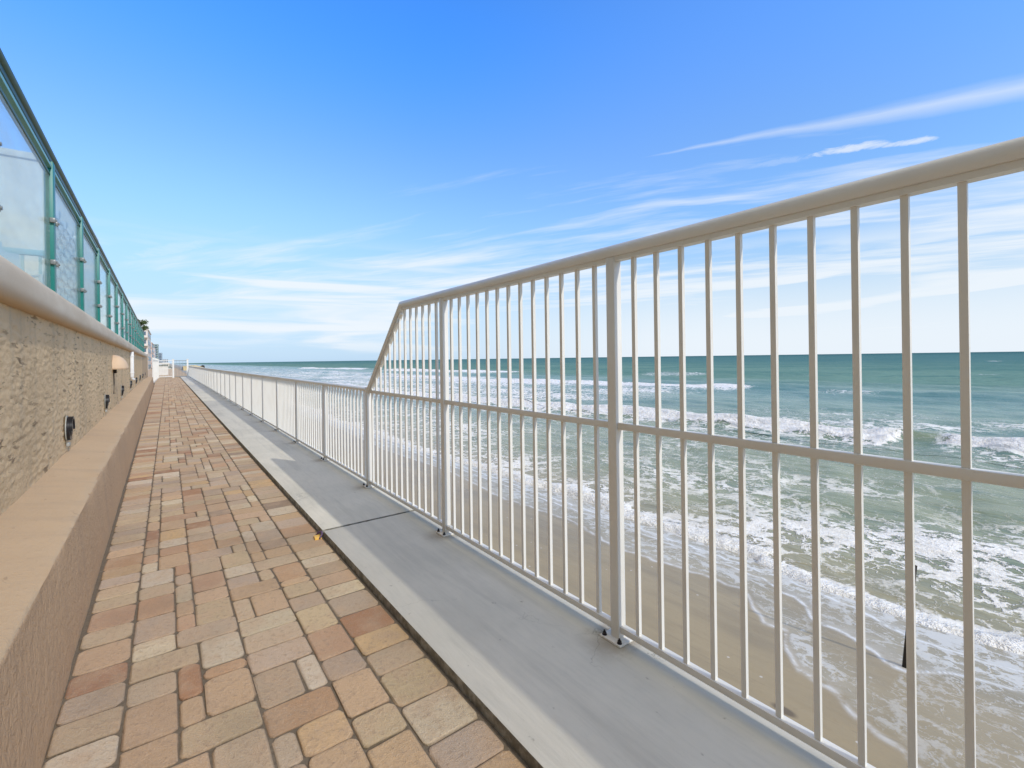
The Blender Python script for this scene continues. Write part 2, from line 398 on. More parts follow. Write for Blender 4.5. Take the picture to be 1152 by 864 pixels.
over = t.math('MULTIPLY', t.math('MULTIPLY', t.sstep(dz, .66, .80), t.sstep(nA, .25, .5, .75, .97)), t.sstep(sp.outputs[0], -.6, .25, .35, 1.0))
# warm bright overcast added overhead, out of view, to fill the shade; dimmer westward
hz = t.math('MULTIPLY', t.sstep(dz, .34, .02), .80)
cloudc = t.n('ShaderNodeCombineXYZ', {0: 7.5, 1: 7.9, 2: 8.3}).outputs[0]
c1 = t.mix(hz, skc, (4.3, 6.2, 8.4)); c1 = t.mix(den, c1, cloudc); c1 = t.mix(over, c1, (10.6, 9.3, 7.4))
bg = t.n('ShaderNodeBackground', {'Color': c1, 'Strength': .12})
t.n('ShaderNodeOutputWorld', {'Surface': bg.outputs[0]})

sl = bpy.data.lights.new('sun', 'SUN'); sl.energy = 2.4; sl.angle = rad(.53); sl.color = (1.0, .95, .87)
so = link(bpy.data.objects.new('sun', sl)); so.rotation_euler = SUN.to_track_quat('Z', 'Y').to_euler()

cam = bpy.data.cameras.new('camera'); co = link(bpy.data.objects.new('camera', cam)); sc.camera = co
a, r = rad(36.7), rad(.8)
F = Vector((math.sin(a), math.cos(a), 0)); R0 = Vector((math.cos(a), -math.sin(a), 0)); U0 = Vector((0, 0, 1))
R = R0 * math.cos(r) - U0 * math.sin(r); U = U0 * math.cos(r) + R0 * math.sin(r)
co.matrix_world = Matrix(((R.x, U.x, -F.x, 0), (R.y, U.y, -F.y, 0), (R.z, U.z, -F.z, 1.35), (0, 0, 0, 1)))
cam.sensor_width = 36; cam.lens = 520 / 1152 * 36; cam.shift_y = -(432 - 403.3) / 1152
cam.clip_start = .05; cam.clip_end = 60000
sc.view_settings.view_transform = 'Standard'; sc.view_settings.look = 'None'; sc.view_settings.exposure = 0
sc.cycles.max_bounces = 8; sc.cycles.transparent_max_bounces = 24

# ------------------------------------------------------------------ GROUND, SLABS
g = MB().box(-.75, .962, -6, 56.5, -3.4, -.075).build('paver_bed', M['dirt']); tag(g, kind='structure')
ys = [-11.8, 3.868, 19.47, 35.1, 50.7, 57.6]
for i in range(len(ys) - 1):
    me = MB().box(.978, 1.815, ys[i] + .016, ys[i + 1] - .016, -.16, 0, .007)
    o = me.build('concrete_walkway', M['concrete'], auto=.6); tag(o, kind='structure')
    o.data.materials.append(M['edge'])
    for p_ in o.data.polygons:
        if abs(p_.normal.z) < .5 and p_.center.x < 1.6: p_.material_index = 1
    # darker concrete on the side faces
o = MB().box(.970, 1.810, -11.8, 57.6, -3.5, -.155).build('seawall_footing', M['edge']); tag(o, kind='structure')

# pavers: every stone modelled, merged as one surface
def pavers():
    V, Fc, C = [], [], []
    pal = [((.53, .415, .30), 5), ((.57, .45, .30), 5), ((.56, .40, .255), 5), ((.50, .325, .205), 3.5), ((.40, .225, .135), 2.2), ((.64, .545, .40), 4.5), ((.50, .40, .30), 3), ((.36, .275, .20), 1.2), ((.60, .42, .24), 1.0)]
    cols = [p_[0] for p_ in pal]; ws = [p_[1] for p_ in pal]
    def stone(x0, x1, y0, y1, colr=None):
        if y0 > 54.4: return
        far = y0 > 16
        j = .0016
        x0 += j + random.uniform(0, .002); x1 -= j + random.uniform(0, .002); y0 += j + random.uniform(0, .0015); y1 -= j + random.uniform(0, .0015)
        zt = -.040 + random.uniform(-.003, .003); tx, ty = random.uniform(-.006, .006), random.uniform(-.006, .006)
        cx, cy = (x0 + x1) / 2, (y0 + y1) / 2
        def ring(ins, z, rc):
            pts = []
            X0, X1, Y0, Y1 = x0 + ins, x1 - ins, y0 + ins, y1 - ins
            nseg = 3 if not far else 1
            for (qx, qy, a0) in ((X1, Y1, 0), (X0, Y1, 90), (X0, Y0, 180), (X1, Y0, 270)):
                rr = rc
                ox = qx - rr if qx == X1 else qx + rr; oy = qy - rr if qy == Y1 else qy + rr
                for s_ in range(nseg + 1):
                    an = rad(a0 + 90 * s_ / nseg)
                    pts.append((ox + rr * math.cos(an), oy + rr * math.sin(an), z))
            return pts
        jit = [random.uniform(.014, .032) for _ in range(1)][0]
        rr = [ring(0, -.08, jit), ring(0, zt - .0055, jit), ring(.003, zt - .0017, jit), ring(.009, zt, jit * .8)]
        b = len(V); m_ = len(rr[0])
        ph = random.uniform(0, 6)
        for ir, q in enumerate(rr):
            for (x, y, z) in q:
                wz = math.sin(x * 60 + ph) * math.cos(y * 55 + ph) * .0013
                jx = jy = 0
                if y0 < 8 and 0 < ir: jx, jy = random.gauss(0, .0016), random.gauss(0, .0016)
                V.append((x + wz + jx, y - wz + jy, z + (x - cx) * tx + (y - cy) * ty))
        for ir in range(3):
            for jn in range(m_):
                a_, b_ = b + ir * m_ + jn, b + ir * m_ + (jn + 1) % m_
                Fc.append((a_, b_, b_ + m_, a_ + m_))
        Fc.append(tuple(range(b + 3 * m_, b + 4 * m_)))
        c0 = random.choices(cols, ws)[0] if colr is None else colr
        s_ = random.uniform(.86, 1.10)
        c1 = (c0[0] * s_, c0[1] * s_, c0[2] * s_ * random.uniform(.94, 1.05))
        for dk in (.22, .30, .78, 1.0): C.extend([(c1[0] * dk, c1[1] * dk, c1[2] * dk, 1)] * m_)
    # field: greedy packing of three stone sizes on a half-stone grid
    uw = .0877; nx = 10; x_off = -.155
    ny = int(58.5 / uw); occ = np.zeros((nx, ny + 4), bool); y_off = -3.0
    for iy in range(ny):
        for ix in range(nx):
            if occ[ix, iy]: continue
            free = 0
            while ix + free < nx and not occ[ix + free, iy] and free < 4: free += 1
            opts = []
            if free >= 3: opts += [((3, 2), 5)]
            if free >= 2: opts += [((2, 2), 5), ((2, 3), 3.5), ((2, 1), .6)]
            if free >= 4: opts = [((3, 2), 5), ((2, 2), 4.5), ((2, 3), 4), ((1, 2), .9)]
            if free == 3: opts = [((3, 2), 5), ((2, 2), 1), ((1, 2), 1.5), ((1, 3), 1)]
            if free == 2: opts = [((2, 2), 5), ((2, 3), 4), ((2, 1), .5)]
            if free == 1: opts = [((1, 2), 4), ((1, 3), 2)]
            sz = random.choices([o_[0] for o_ in opts], [o_[1] for o_ in opts])[0]
            occ[ix:ix + sz[0], iy:iy + sz[1]] = True
            stone(x_off + ix * uw, x_off + (ix + sz[0]) * uw, y_off + iy * uw, y_off + (iy + sz[1]) * uw)
    # soldier courses along wall and kerb
    y = -3.0
    while y < 54.4:
        L = random.choice((.158, .176, .176, .235)); stone(.7235, .962, y, y + L); y += L
    y = -3.0
    while y < 54.4:
        L = random.choice((.158, .176, .176, .176, .235)); xb = -.362 - .010 * (y - 2.5)
        stone(min(xb + .012, -.365) if y < 3.2 else xb + .012, -.1565, y, y + L); y += L
    me = bpy.data.meshes.new('paver_walkway'); me.from_pydata(V, [], Fc); me.materials.append(M['paver'])
    ca = me.color_attributes.new('Col', 'FLOAT_COLOR', 'POINT')
    ca.data.foreach_set('color', np.array(C, np.float32).ravel())
    o = link(bpy.data.objects.new('paver_walkway', me)); tag(o, kind='structure')
    for p_ in me.polygons: p_.use_smooth = False
pavers()

# loose sand in the joints + a sand fillet against the wall
o = MB().box(-1.2, .9765, -3.5, 54.4, -.074, -.0465).build('joint_sand', M['dirt']); tag(o, kind='structure')
# foam filler plug that has come out of the slab joint
pl = empty('joint_filler', (.952, 3.845, -.02), rad(-6))
tag(pl, 'small orange foam plug with a purple cord poking from the slab joint beside the pavers', 'joint filler')
MB().box(-.045, .004, -.05, .03, -.028, -.006, .004).build('foam_plug', M['yellow'], pl, auto=.6)
MB().tube([(-.012, -.058, -.012), (.008, -.03, .010), (.014, .01, .016), (-.004, .045, .008), (-.02, .05, -.015)], .0065, 8).build('cord', M['purple'], pl, smooth=True)

# ------------------------------------------------------------------ RAILINGS
S = 1.7075; Y0P = 1.489; XC = 1.725; PITCH = S / 14
XB = XC
KY, KZ = 3.975, 1.850; LY, LZ = 4.855, 1.038
def cap_profile(wd=.030, ht=.036):
    pts = []
    for i in range(20):
        an = 2 * math.pi * i / 20
        x = math.cos(an) * wd; z = math.sin(an) * ht
        if z < -ht * .62: z = -ht * .62
        pts.append((x, z))
    return pts
CP = cap_profile(.037, .037); CPL = cap_profile(.030, .028)
def base_plate(parent, y):
    bp = MB().box(XC - .062, XC + .062, y - .062, y + .062, .0, .011, .0025).build('base_plate', M['white'], parent, auto=.6)
    for sx in (-1, 1):
        for sy in (-1, 1):
            b = MB(); cx_, cy_ = XC + sx * .046, y + sy * .046
            b.tube([(cx_, cy_, .0112), (cx_, cy_, .0135)], .012, 12)
            b.tube([(cx_, cy_, .0137), (cx_, cy_, .0235)], .0095, 6)
            b.tube([(cx_, cy_, .0236), (cx_, cy_, .033)], .0048, 8)
            b.build('bolt', M['iron'], bp)
def slope_z(y): return KZ + (y - KY) * (LZ - KZ) / (LY - KY)
def bal_mesh(z1, sl=False):
    h = .0092
    b = MB().box(-h, h, -h, h, .066, z1, 0.0)
    if sl:
        k_ = (LZ - KZ) / (LY - KY)
        b.v = [(x, y, z + (k_ * y if z > .5 else 0)) for x, y, z in b.v]
    return b
tall = empty('tall_screen_railing', (XC, Y0P, 0))
tag(tall, 'tall white aluminium railing with oval handrail and middle rail that slopes down to low railing', 'railing')
def child(o): o.location = Vector(o.location) - Vector((XC, Y0P, 0)); return o
proto_bal = None
b = MB().tube([(XC, -6.1, KZ), (XC, KY, KZ), (XC, LY, LZ)], 1, prof=CP).build('top_rail', M['white'], tall, auto=.7); child(b)
b = MB().box(XC - .021, XC + .021, -6.1, KY - .02, KZ - .043, KZ - .0235).build('rail_channel', M['white'], tall); child(b)
# slope rail underside channel
ch = MB(); k_ = (LZ - KZ) / (LY - KY)
ch.add([(XC + sx * .019, y, slope_z(y) - dz_) for y in (KY + .03, LY - .03) for sx in (-1, 1) for dz_ in (.036, .058)],
       [(0, 1, 3, 2), (4, 6, 7, 5), (0, 4, 5, 1), (2, 3, 7, 6), (0, 2, 6, 4), (1, 5, 7, 3)])
child(ch.build('slope_channel', M['white'], tall))
posts_t = [-4, -3, -2, -1, 0, 1, 2]
for n in posts_t:
    y = Y0P + n * S; top = KZ - .0225 if n < 2 else 1.064
    p_ = MB().box(XC - .0255, XC + .0255, y - .0255, y + .0255, .008, top, .003).build('post', M['white'], tall, auto=.6)
    if n >= -1: base_plate(p_, y)
    child(p_)
    if n < 2:
        y2 = y + S
        child(MB().box(XC - .0165, XC + .0165, y + .026, y2 - .026, 1.006, 1.038, .002).build('mid_rail', M['white'], tall, auto=.6))
        child(MB().box(XC - .0175, XC + .0175, y + .026, y2 - .026, .040, .070, .002).build('bottom_rail', M['white'], tall, auto=.6))
mt = bal_mesh(KZ - .043); first = None
for n in posts_t[:-1]:
    if n < -4: continue
    for k2 in range(1, 14):
        y = Y0P + n * S + k2 * PITCH
        if y < -5.4: continue
        if y < KY - .02:
            if first is None: first = mt.build('baluster', M['white'], tall); o = first
            else: o = first.copy(); COL.objects.link(o)
            o.location = (0, y - Y0P, 0)
        elif y < LY - .05:
            o = bal_mesh(slope_z(y) - .045, True).build('baluster', M['white'], tall); o.location = (0, y - Y0P, 0)
# little bracket tabs under the sloping rail
for y in (KY + .06, 4.22, 4.46):
    child(MB().box(XC - .024, XC - .0195, y, y + .03, slope_z(y) - .10, slope_z(y) - .05).build('weld_tab', M['white'], tall))

low = empty('low_guard_railing', (XC, Y0P + 2 * S, 0))
tag(low, 'long waist-high white picket railing running away along the kerb to the far gate', 'railing')
YL = Y0P + 2 * S; YE = Y0P + 33 * S
def childl(o): o.location = Vector(o.location) - Vector((XC, YL, 0)); return o
childl(MB().tube([(XC, YL + .004, 1.036), (XC, YE, 1.036)], 1, prof=CPL).build('top_rail', M['white'], low, auto=.7))
rest = MB(); nb = 0; firstl = None; ml = bal_mesh(1.020)
for n in range(2, 33):
    y = Y0P + n * S; y2 = y + S
    if n > 2:
        p_ = MB().box(XC - .0255, XC + .0255, y - .0255, y + .0255, .008, 1.018, .003).build('post', M['white'], low, auto=.6)
        if n < 9: base_plate(p_, y)
        childl(p_)
    childl(MB().box(XC - .0175, XC + .0175, y + .026, y2 - .026, .040, .070, .002 if n < 6 else 0).build('bottom_rail', M['white'], low))
    for k2 in range(1, 14):
        yy = y + k2 * PITCH
        if nb < 99:
            if firstl is None: firstl = ml.build('baluster', M['white'], low); o = firstl
            else: o = firstl.copy(); COL.objects.link(o)
            o.location = (0, yy - YL, 0); nb += 1
        else:
            rest.box(XC - .0092, XC + .0092, yy - .0092, yy + .0092, .066, 1.020)
ro = childl(rest.build('baluster_run', M['white'], low)); tag(ro, kind='stuff')
childl(MB().box(XC - .0255, XC + .0255, YE - .03, YE + .02, .008, 1.018, .003).build('post', M['white'], low, auto=.6))

# ------------------------------------------------------------------ LEFT WALL (slightly turned)
WR = rad(.573)
W0 = Vector((-.72, 2.5, 0))
wall = empty('stucco_retaining_wall', W0, WR)
tag(wall, 'rough tan stucco retaining wall with a smooth sloped ledge and rounded coping beside the pavers', 'wall')
YA, YB = -7.5, 34.6
# wall face as a really trowelled surface where it is near
def face():
    V = []; Fc = []
    ysl = list(np.arange(.6, 9.0, .013)) + list(np.arange(9.0, 16, .03)); ysl = [YA] + [-2, -1, 0, .3] + ysl + list(np.arange(16.1, YB, .5)) + [YB]
    zsl = np.arange(.535, 1.78, .0125)
    for y in ysl:
        for z in zsl:
            d_ = 0.0
            if .3 < y < 16.2:
                q = Vector((y * 6.5, z * 31, 0)); q2 = Vector((y * 13, z * 56 + 5, 3))
                w_ = noise.noise(Vector((y * 1.7, z * 2.1, 9)))
                a_ = noise.fractal(q, 1.0, 2.1, 3); b_ = noise.noise(q2)
                amp = .55 + .45 * min(1, max(0, .5 + w_ * 1.6))
                e = a_ * .9 + b_ * .45
                e = max(-.35, min(.30, e))                     # knocked-down plateaus
                d_ = e * .012 * amp + noise.noise(Vector((y * 1.1, z * 1.5, 2))) * .008
            V.append((d_, y, z))
    nz = len(zsl)
    for i in range(len(ysl) - 1):
        for j_ in range(nz - 1):
            a_ = i * nz + j_; Fc.append((a_, a_ + nz, a_ + nz + 1, a_ + 1))
    b_ = MB(); b_.v = V; b_.f = Fc
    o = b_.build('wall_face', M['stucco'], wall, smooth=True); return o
face()
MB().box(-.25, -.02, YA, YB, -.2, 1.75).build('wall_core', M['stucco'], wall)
# ledge: battered front and gently sloped top, edges softened, subdivided and gently uneven
def ledge():
    prof = [(.355, -.20), (.352, .0), (.345, .12), (.336, .24), (.326, .35), (.316, .462), (.312, .478), (.302, .487), (.25, .497), (.12, .522), (.02, .540), (-.03, .546)]
    ysl = [YA, -3, -1] + list(np.arange(0, 16, .05)) + list(np.arange(16, YB, 1.0)) + [YB]
    V = []; Fc = []; n_ = len(prof)
    for y in ysl:
        for i, (x, z) in enumerate(prof):
            e = noise.noise(Vector((y * 2.3, i * .9, 0))) * .005 + noise.noise(Vector((y * 7, i * 2.3, 5))) * .0025
            V.append((x + (e if i < 8 else 0), y, z + (e if i > 5 else 0)))
    for i in range(len(ysl) - 1):
        for j_ in range(n_ - 1):
            a_ = i * n_ + j_; Fc.append((a_, a_ + n_, a_ + n_ + 1, a_ + 1))
    b_ = len(V); V += [(-.03, YA, -.2), (-.03, YB, -.2)]
    Fc.append(tuple(range(n_)) + (b_,)); Fc.append(tuple(range(len(V) - 2 - n_, len(V) - 2)) + (b_ + 1,))
    mb = MB(); mb.v = V; mb.f = Fc
    o = mb.build('ledge', M['ledge'], wall, auto=.9); o.data.materials.append(M['base'])
    for p_ in o.data.polygons:
        if p_.normal.x > .8: p_.material_index = 1
ledge()
def coping():
    n_ = 14; prof = [(-.30, 1.697), (-.02, 1.697)]
    for i in range(n_ + 1):
        an = -math.pi / 2 + math.pi * i / n_
        ca_, sa_ = math.cos(an), math.sin(an)
        prof.append((.012 + max(ca_, 0) ** .72 * .066, 1.812 + math.copysign(abs(sa_) ** .80, sa_) * .115))
    prof += [(-.30, 1.927)]
    mb = MB(); ysl = [YA, 0, 2, 3, 4, 5, 6, 7, 8, 10, 12, 14, 17, 20, 24, 28, 31, YB + .1]
    m_ = len(prof)
    ysl2 = []
    for i in range(len(ysl) - 1):
        s_ = 6 if ysl[i] >= 2 and ysl[i] < 14 else 1
        for k2 in range(s_): ysl2.append(ysl[i] + (ysl[i + 1] - ysl[i]) * k2 / s_)
    ysl2.append(ysl[-1])
    V = []; Fc = []
    for y in ysl2:
        for i, (x, z) in enumerate(prof):
            e = noise.noise(Vector((y * 1.4, i * .25, 1))) * .006
            V.append((x + e, y, z + e * .6))
    for i in range(len(ysl2) - 1):
        for j_ in range(m_):
            a_ = i * m_ + j_; b_ = i * m_ + (j_ + 1) % m_; Fc.append((a_, a_ + m_, b_ + m_, b_))
    Fc.append(tuple(range(m_))); Fc.append(tuple(range(len(V) - m_, len(V))))
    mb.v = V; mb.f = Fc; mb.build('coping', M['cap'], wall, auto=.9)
coping()
def wloc(dx, y, z):      # a point given in wall coordinates
    c_, s_ = math.cos(WR), math.sin(WR)
    return Vector((W0.x + dx * c_ - (y) * s_, W0.y + dx * s_ + (y) * c_, z))
# bulkhead lamps low on the wall
lamp = empty('bulkhead_lamp', wloc(.005, 5.84 - 2.5, .765), WR)
tag(lamp, 'round black bulkhead lamp low on the stucco wall, the largest and nearest one', 'wall lamp', 'black wall lamps above the ledge')
def disc(r0, x0, x1, n=28, rz=None):
    m_ = MB(); rz = rz or r0
    V = []
    for x in (x0, x1):
        for i in range(n):
            an = 2 * math.pi * i / n; V.append((x, math.cos(an) * r0, math.sin(an) * rz))
    F_ = [tuple(range(n)), tuple(range(n, 2 * n))] + [(i, (i + 1) % n, (i + 1) % n + n, i + n) for i in range(n)]
    return m_.add(V, F_)
disc(.098, 0, .008, rz=.118).build('mounting_plate', M['grey_plate'], lamp, auto=.6)
disc(.090, .009, .030, rz=.110).build('housing', M['black'], lamp, auto=.6)
hood = MB(); V = []; n = 18
for x in (.037, .055):
    for rr in (.108, .088):
        for i in range(n + 1):
            an = math.pi * (i / n) * 1.1 - .05 * math.pi; V.append((x - .006, math.cos(an) * rr * .82, math.sin(an) * rr))
m_ = n + 1; F_ = []
for i in range(n):
    F_ += [(i, i + 1, i + 1 + m_, i + m_), (2 * m_ + i, 3 * m_ + i, 3 * m_ + i + 1, 2 * m_ + i + 1), (i, 2 * m_ + i, 2 * m_ + i + 1, i + 1), (m_ + i, m_ + i + 1, 3 * m_ + i + 1, 3 * m_ + i)]
hood.add(V, F_); hood.build('hood', M['black'], lamp, auto=.6)
lens_ = MB(); V = []; F_ = []
for k2 in range(4):
    for i in range(20):
        an = 2 * math.pi * i / 20; rr = .078 * math.cos(k2 * .45); V.append((.031 + .012 * math.sin(k2 * .45), math.cos(an) * rr * .82, math.sin(an) * rr))
for k2 in range(3):
    for i in range(20): F_.append((k2 * 20 + i, k2 * 20 + (i + 1) % 20, (k2 + 1) * 20 + (i + 1) % 20, (k2 + 1) * 20 + i))
F_.append(tuple(range(60, 80))); lens_.add(V, F_); lens_.build('lens', M['black'], lamp, smooth=True)
MB().box(.0, .022, -.03, .03, -.160, -.128, .004).build('junction_tab', M['grey_plate'], lamp, auto=.6)
ords = ['second black bulkhead lamp from the near end of the stucco wall', 'third black bulkhead lamp along the wall, below the peach shell sconce',
        'fourth black bulkhead lamp along the wall, just before the white downspout', 'fifth black bulkhead lamp along the wall, first one past the white downspout',
        'sixth black bulkhead lamp along the wall, third from its far end', 'seventh black bulkhead lamp along the wall, second from its far end',
        'smallest black bulkhead lamp, at the far end of the stucco wall']
for i in range(1, 8):
    c = copy_tree(lamp); c.location = wloc(.005, 5.84 - 2.5 + 3.73 * i, .765); c['label'] = ords[i - 1]

# peach shell sconce
sh = empty('shell_sconce', wloc(.005, 11.2 - 2.5, 1.25), WR)
tag(sh, 'peach half-dome shell sconce on the stucco wall above the black lamps', 'wall sconce')
V = []; F_ = []; nu, nv = 18, 12
for layer, rs in ((0, 1.0), (1, .93)):
    for i in range(nu + 1):
        th = math.pi * i / nu
        for j_ in range(nv + 1):
            ph = math.pi / 2 * j_ / nv
            fl = 1 + .025 * math.cos(th * 14) * math.cos(ph)
            V.append((math.sin(th) * math.cos(ph) * .22 * rs * fl, math.cos(th) * math.cos(ph) * .24 * rs * fl, math.sin(ph) * .27 * rs))
q = (nu + 1) * (nv + 1)
for i in range(nu):
    for j_ in range(nv):
        a_ = i * (nv + 1) + j_
        F_.append((a_, a_ + nv + 1, a_ + nv + 2, a_ + 1)); F_.append((q + a_, q + a_ + 1, q + a_ + nv + 2, q + a_ + nv + 1))
    a_ = i * (nv + 1); F_.append((a_, q + a_, q + a_ + nv + 1, a_ + nv + 1))
MB().add(V, F_).build('shade', M['peach'], sh, smooth=True)
MB().box(.0, .05, -.03, .03, -.07, .06, .006).build('bracket', M['stick'], sh, auto=.6)
MB().tube([(.008, -.0, -.06), (.010, .01, -.25), (.006, 0, -.45)], .007, 8).build('conduit', M['stick'], sh)
ds = empty('downspout', wloc(0, 17.2 - 2.5, 0), WR)
tag(ds, 'short white vertical downspout fixed to the stucco wall under the coping', 'downspout')
MB().box(.012, .090, -.05, .05, .96, 1.695, .008).build('pipe', M['lattice'], ds, auto=.6)
for z in (1.08, 1.55): MB().box(.002, .098, -.06, .06, z, z + .03, .003).build('strap', M['lattice'], ds, auto=.6)
MB().tube([(.05, 0, .99), (.055, 0, .93), (.10, 0, .89)], .03, 10).build('elbow', M['lattice'], ds, smooth=True)

# ------------------------------------------------------------------ GLASS BALUSTRADE on the coping
gb = empty('glass_balustrade', wloc(-.035, 0, 1.90), WR)
tag(gb, 'green framed glass balustrade standing on the coping of the stucco wall', 'glass balustrade')
def gprof(): return [(math.cos(2 * math.pi * i / 16) * .038, math.sin(2 * math.pi * i / 16) * .026) for i in range(16)]
GS = 1.83; g0 = 5.45 - 2.5
ysp = [g0 + GS * i for i in range(-4, 16)]
ye = ysp[-1]
MB().tube([(0, ysp[0], 1.225), (0, ye + .1, 1.225)], 1, prof=gprof()).build('handrail', M['teal_dark'], gb, auto=.7)
MB().box(-.016, .016, ysp[0], ye, 1.160, 1.196, .002).build('rail_web', M['teal_dark'], gb)
MB().box(-.020, .024, ysp[0], ye, 1.100, 1.128, .003).build('upper_trim', M['teal_light'], gb)
MB().box(-.014, .014, ysp[0], ye, 1.040, 1.060, .002).build('glass_channel', M['teal_dark'], gb)
for i, y in enumerate(ysp):
    p_ = MB().box(-.026, .032, y - .048, y + .048, .0, 1.158, .004).build('post', M['teal'], gb, auto=.6)
    for z in (.31, .66):
        for s_ in (-1, 1):
            c_ = MB().box(.010, .046, y + s_ * .062 - .018, y + s_ * .062 + .018, z - .020, z + .020, .005)
            c_.tube([(.046, y + s_ * .062, z), (.054, y + s_ * .062, z)], .010, 10)
            c_.build('glass_clamp', M['steel'], p_, auto=.6)
    if i < len(ysp) - 1:
        MB().box(-.002, .008, y + .050, y + GS - .050, .04, 1.038).build('glass_pane', M['glass'], gb)

# ------------------------------------------------------------------ TERRACE behind the glass
o = MB().box(-60, -.98, -20, 36.5, -.2, 1.86).build('terrace_floor', M['ledge']); tag(o, kind='structure')
# cream building return seen through the first pane
bd = empty('cream_building', (-5, 10, 1.86))
tag(bd, 'plain cream building wall rising behind the first glass pane', 'building')
MB().box(-4.0, 3.56, 0, 6.0, 0, 2.62, .01).build('wall', M['cream'], bd, auto=.6)
MB().box(-4.05, 3.60, -.04, 6.04, 2.62, 2.72, .01).build('parapet_trim', M['cream'], bd, auto=.6)
MB().box(-30, -6.5, -60, 34, 0, 40).build('unseen_main_block', M['cream'], bd)  # unseen tower with balconies, added to block western sky from the fence faces
for f_ in range(13):
    MB().box(-6.498, -5.2, -59, 33, .6 + f_ * 3.0, .8 + f_ * 3.0).build('unseen_balcony_slab', M['cream'], bd)
wdw = MB().box(.2, 1.5, -.012, .0, .9, 2.1).build('window', M['teal_grey'], bd)
MB().box(.28, 1.42, -.020, -.013, .98, 2.02).build('pane', M['fabric'], wdw)
# teal picket rail across the terrace
tr = empty('terrace_rail', (-1.02, 7.0, 1.86))
tag(tr, 'grey-teal picket rail crossing the terrace behind the first glass pane', 'railing')
MB().box(-3.2, .05, -.03, .03, .66, .72, .004).build('top_rail', M['teal_grey'], tr, auto=.6)
MB().box(-3.2, .05, -.015, .015, .07, .10, .002).build('bottom_rail', M['teal_grey'], tr)
for i in range(24):
    MB().box(-.075 - i * .135, -.05 - i * .135, -.0125, .0125, .102, .658).build('picket', M['teal_grey'], tr)
# woven privacy lattice behind the second pane
la = empty('lattice_screen', (-1.06, 7.0, 1.86), WR)
tag(la, 'white woven lattice privacy screen standing behind the second glass pane', 'lattice screen')
lw = MB(); nsl = 26; Lh = 1.10; L0 = .30
nsl = 9
for i in range(nsl):          # vertical and horizontal ribbons woven over each other
    y = .16 + i * .27
    pts = []
    for j_ in range(31):
        z = L0 + Lh * j_ / 30; s_ = .02 * math.cos(math.pi * (z - L0) / .12 + math.pi * i)
        pts.append((s_, y, z))
    V = []; F_ = []
    for (x, y_, z) in pts: V += [(x, y_ - .075, z), (x, y_ + .075, z)]
    for j_ in range(30): F_.append((2 * j_, 2 * j_ + 1, 2 * j_ + 3, 2 * j_ + 2))
    lw.add(V, F_)
lw.build('vertical_ribbons', M['ribbon_shade'], la, smooth=True); lw = MB()
for j_ in range(int(Lh / .12)):
    z = L0 + .06 + j_ * .12; V = []; F_ = []
    for i in range(2 * nsl + 1):
        y = .06 + i * .135; s_ = -.02 * math.cos(math.pi * (y - .16) / .27 + math.pi * (z - L0) / .12)
        V += [(s_, y, z - .045), (s_, y, z + .045)]
    for i in range(2 * nsl): F_.append((2 * i, 2 * i + 1, 2 * i + 3, 2 * i + 2))
    lw.add(V, F_)
lw.build('horizontal_ribbons', M['lattice'], la, smooth=True)
fr = MB().box(-.02, .02, .0, .05, 0, L0 + Lh + .02).box(-.02, .02, 2.45, 2.50, 0, L0 + Lh + .02).box(-.018, .018, .05, 2.45, L0 - .045, L0 - .005)
fr.build('frame', M['lattice'], la)
# two lounge chairs, tops just showing over the coping
def chair(loc, rz, label):
    c = empty('terrace_chair', loc, rz); tag(c, label, 'chair', 'lounge chairs on the terrace')
    bm = bmesh.new(); bmesh.ops.create_cube(bm, size=1)
    for v_ in bm.verts: v_.co = Vector((v_.co.x * .50, v_.co.y * .05, v_.co.z * .62))
    ve = [e for e in bm.edges if abs(e.verts[0].co.z - e.verts[1].co.z) < .01 and abs(e.verts[0].co.x - e.verts[1].co.x) < .01 and e.verts[0].co.z > 0]
    bmesh.ops.bevel(bm, geom=ve, offset=.11, segments=5, affect='EDGES')
    MB().bm(bm, Matrix.Translation((0, .24, .40)) @ Matrix.Rotation(rad(-18), 4, 'X')).build('backrest', M['fabric'], c, auto=.6)
    MB().box(-.25, .25, -.28, .16, .17, .215, .015).build('seat', M['fabric'], c, auto=.6)
    for sx in (-.25, .25):
        MB().tube([(sx, -.27, 0), (sx, -.26, .33), (sx, .24, .36)], .014, 8).build('armrest', M['lattice'], c, smooth=True)
        MB().tube([(sx, .20, 0), (sx, .20, .36)], .014, 8).build('leg', M['lattice'], c, smooth=True)
    return c
chair((-1.28, 6.25, 1.86), rad(25), 'blue-grey rounded chair back showing just above the coping behind the first pane')

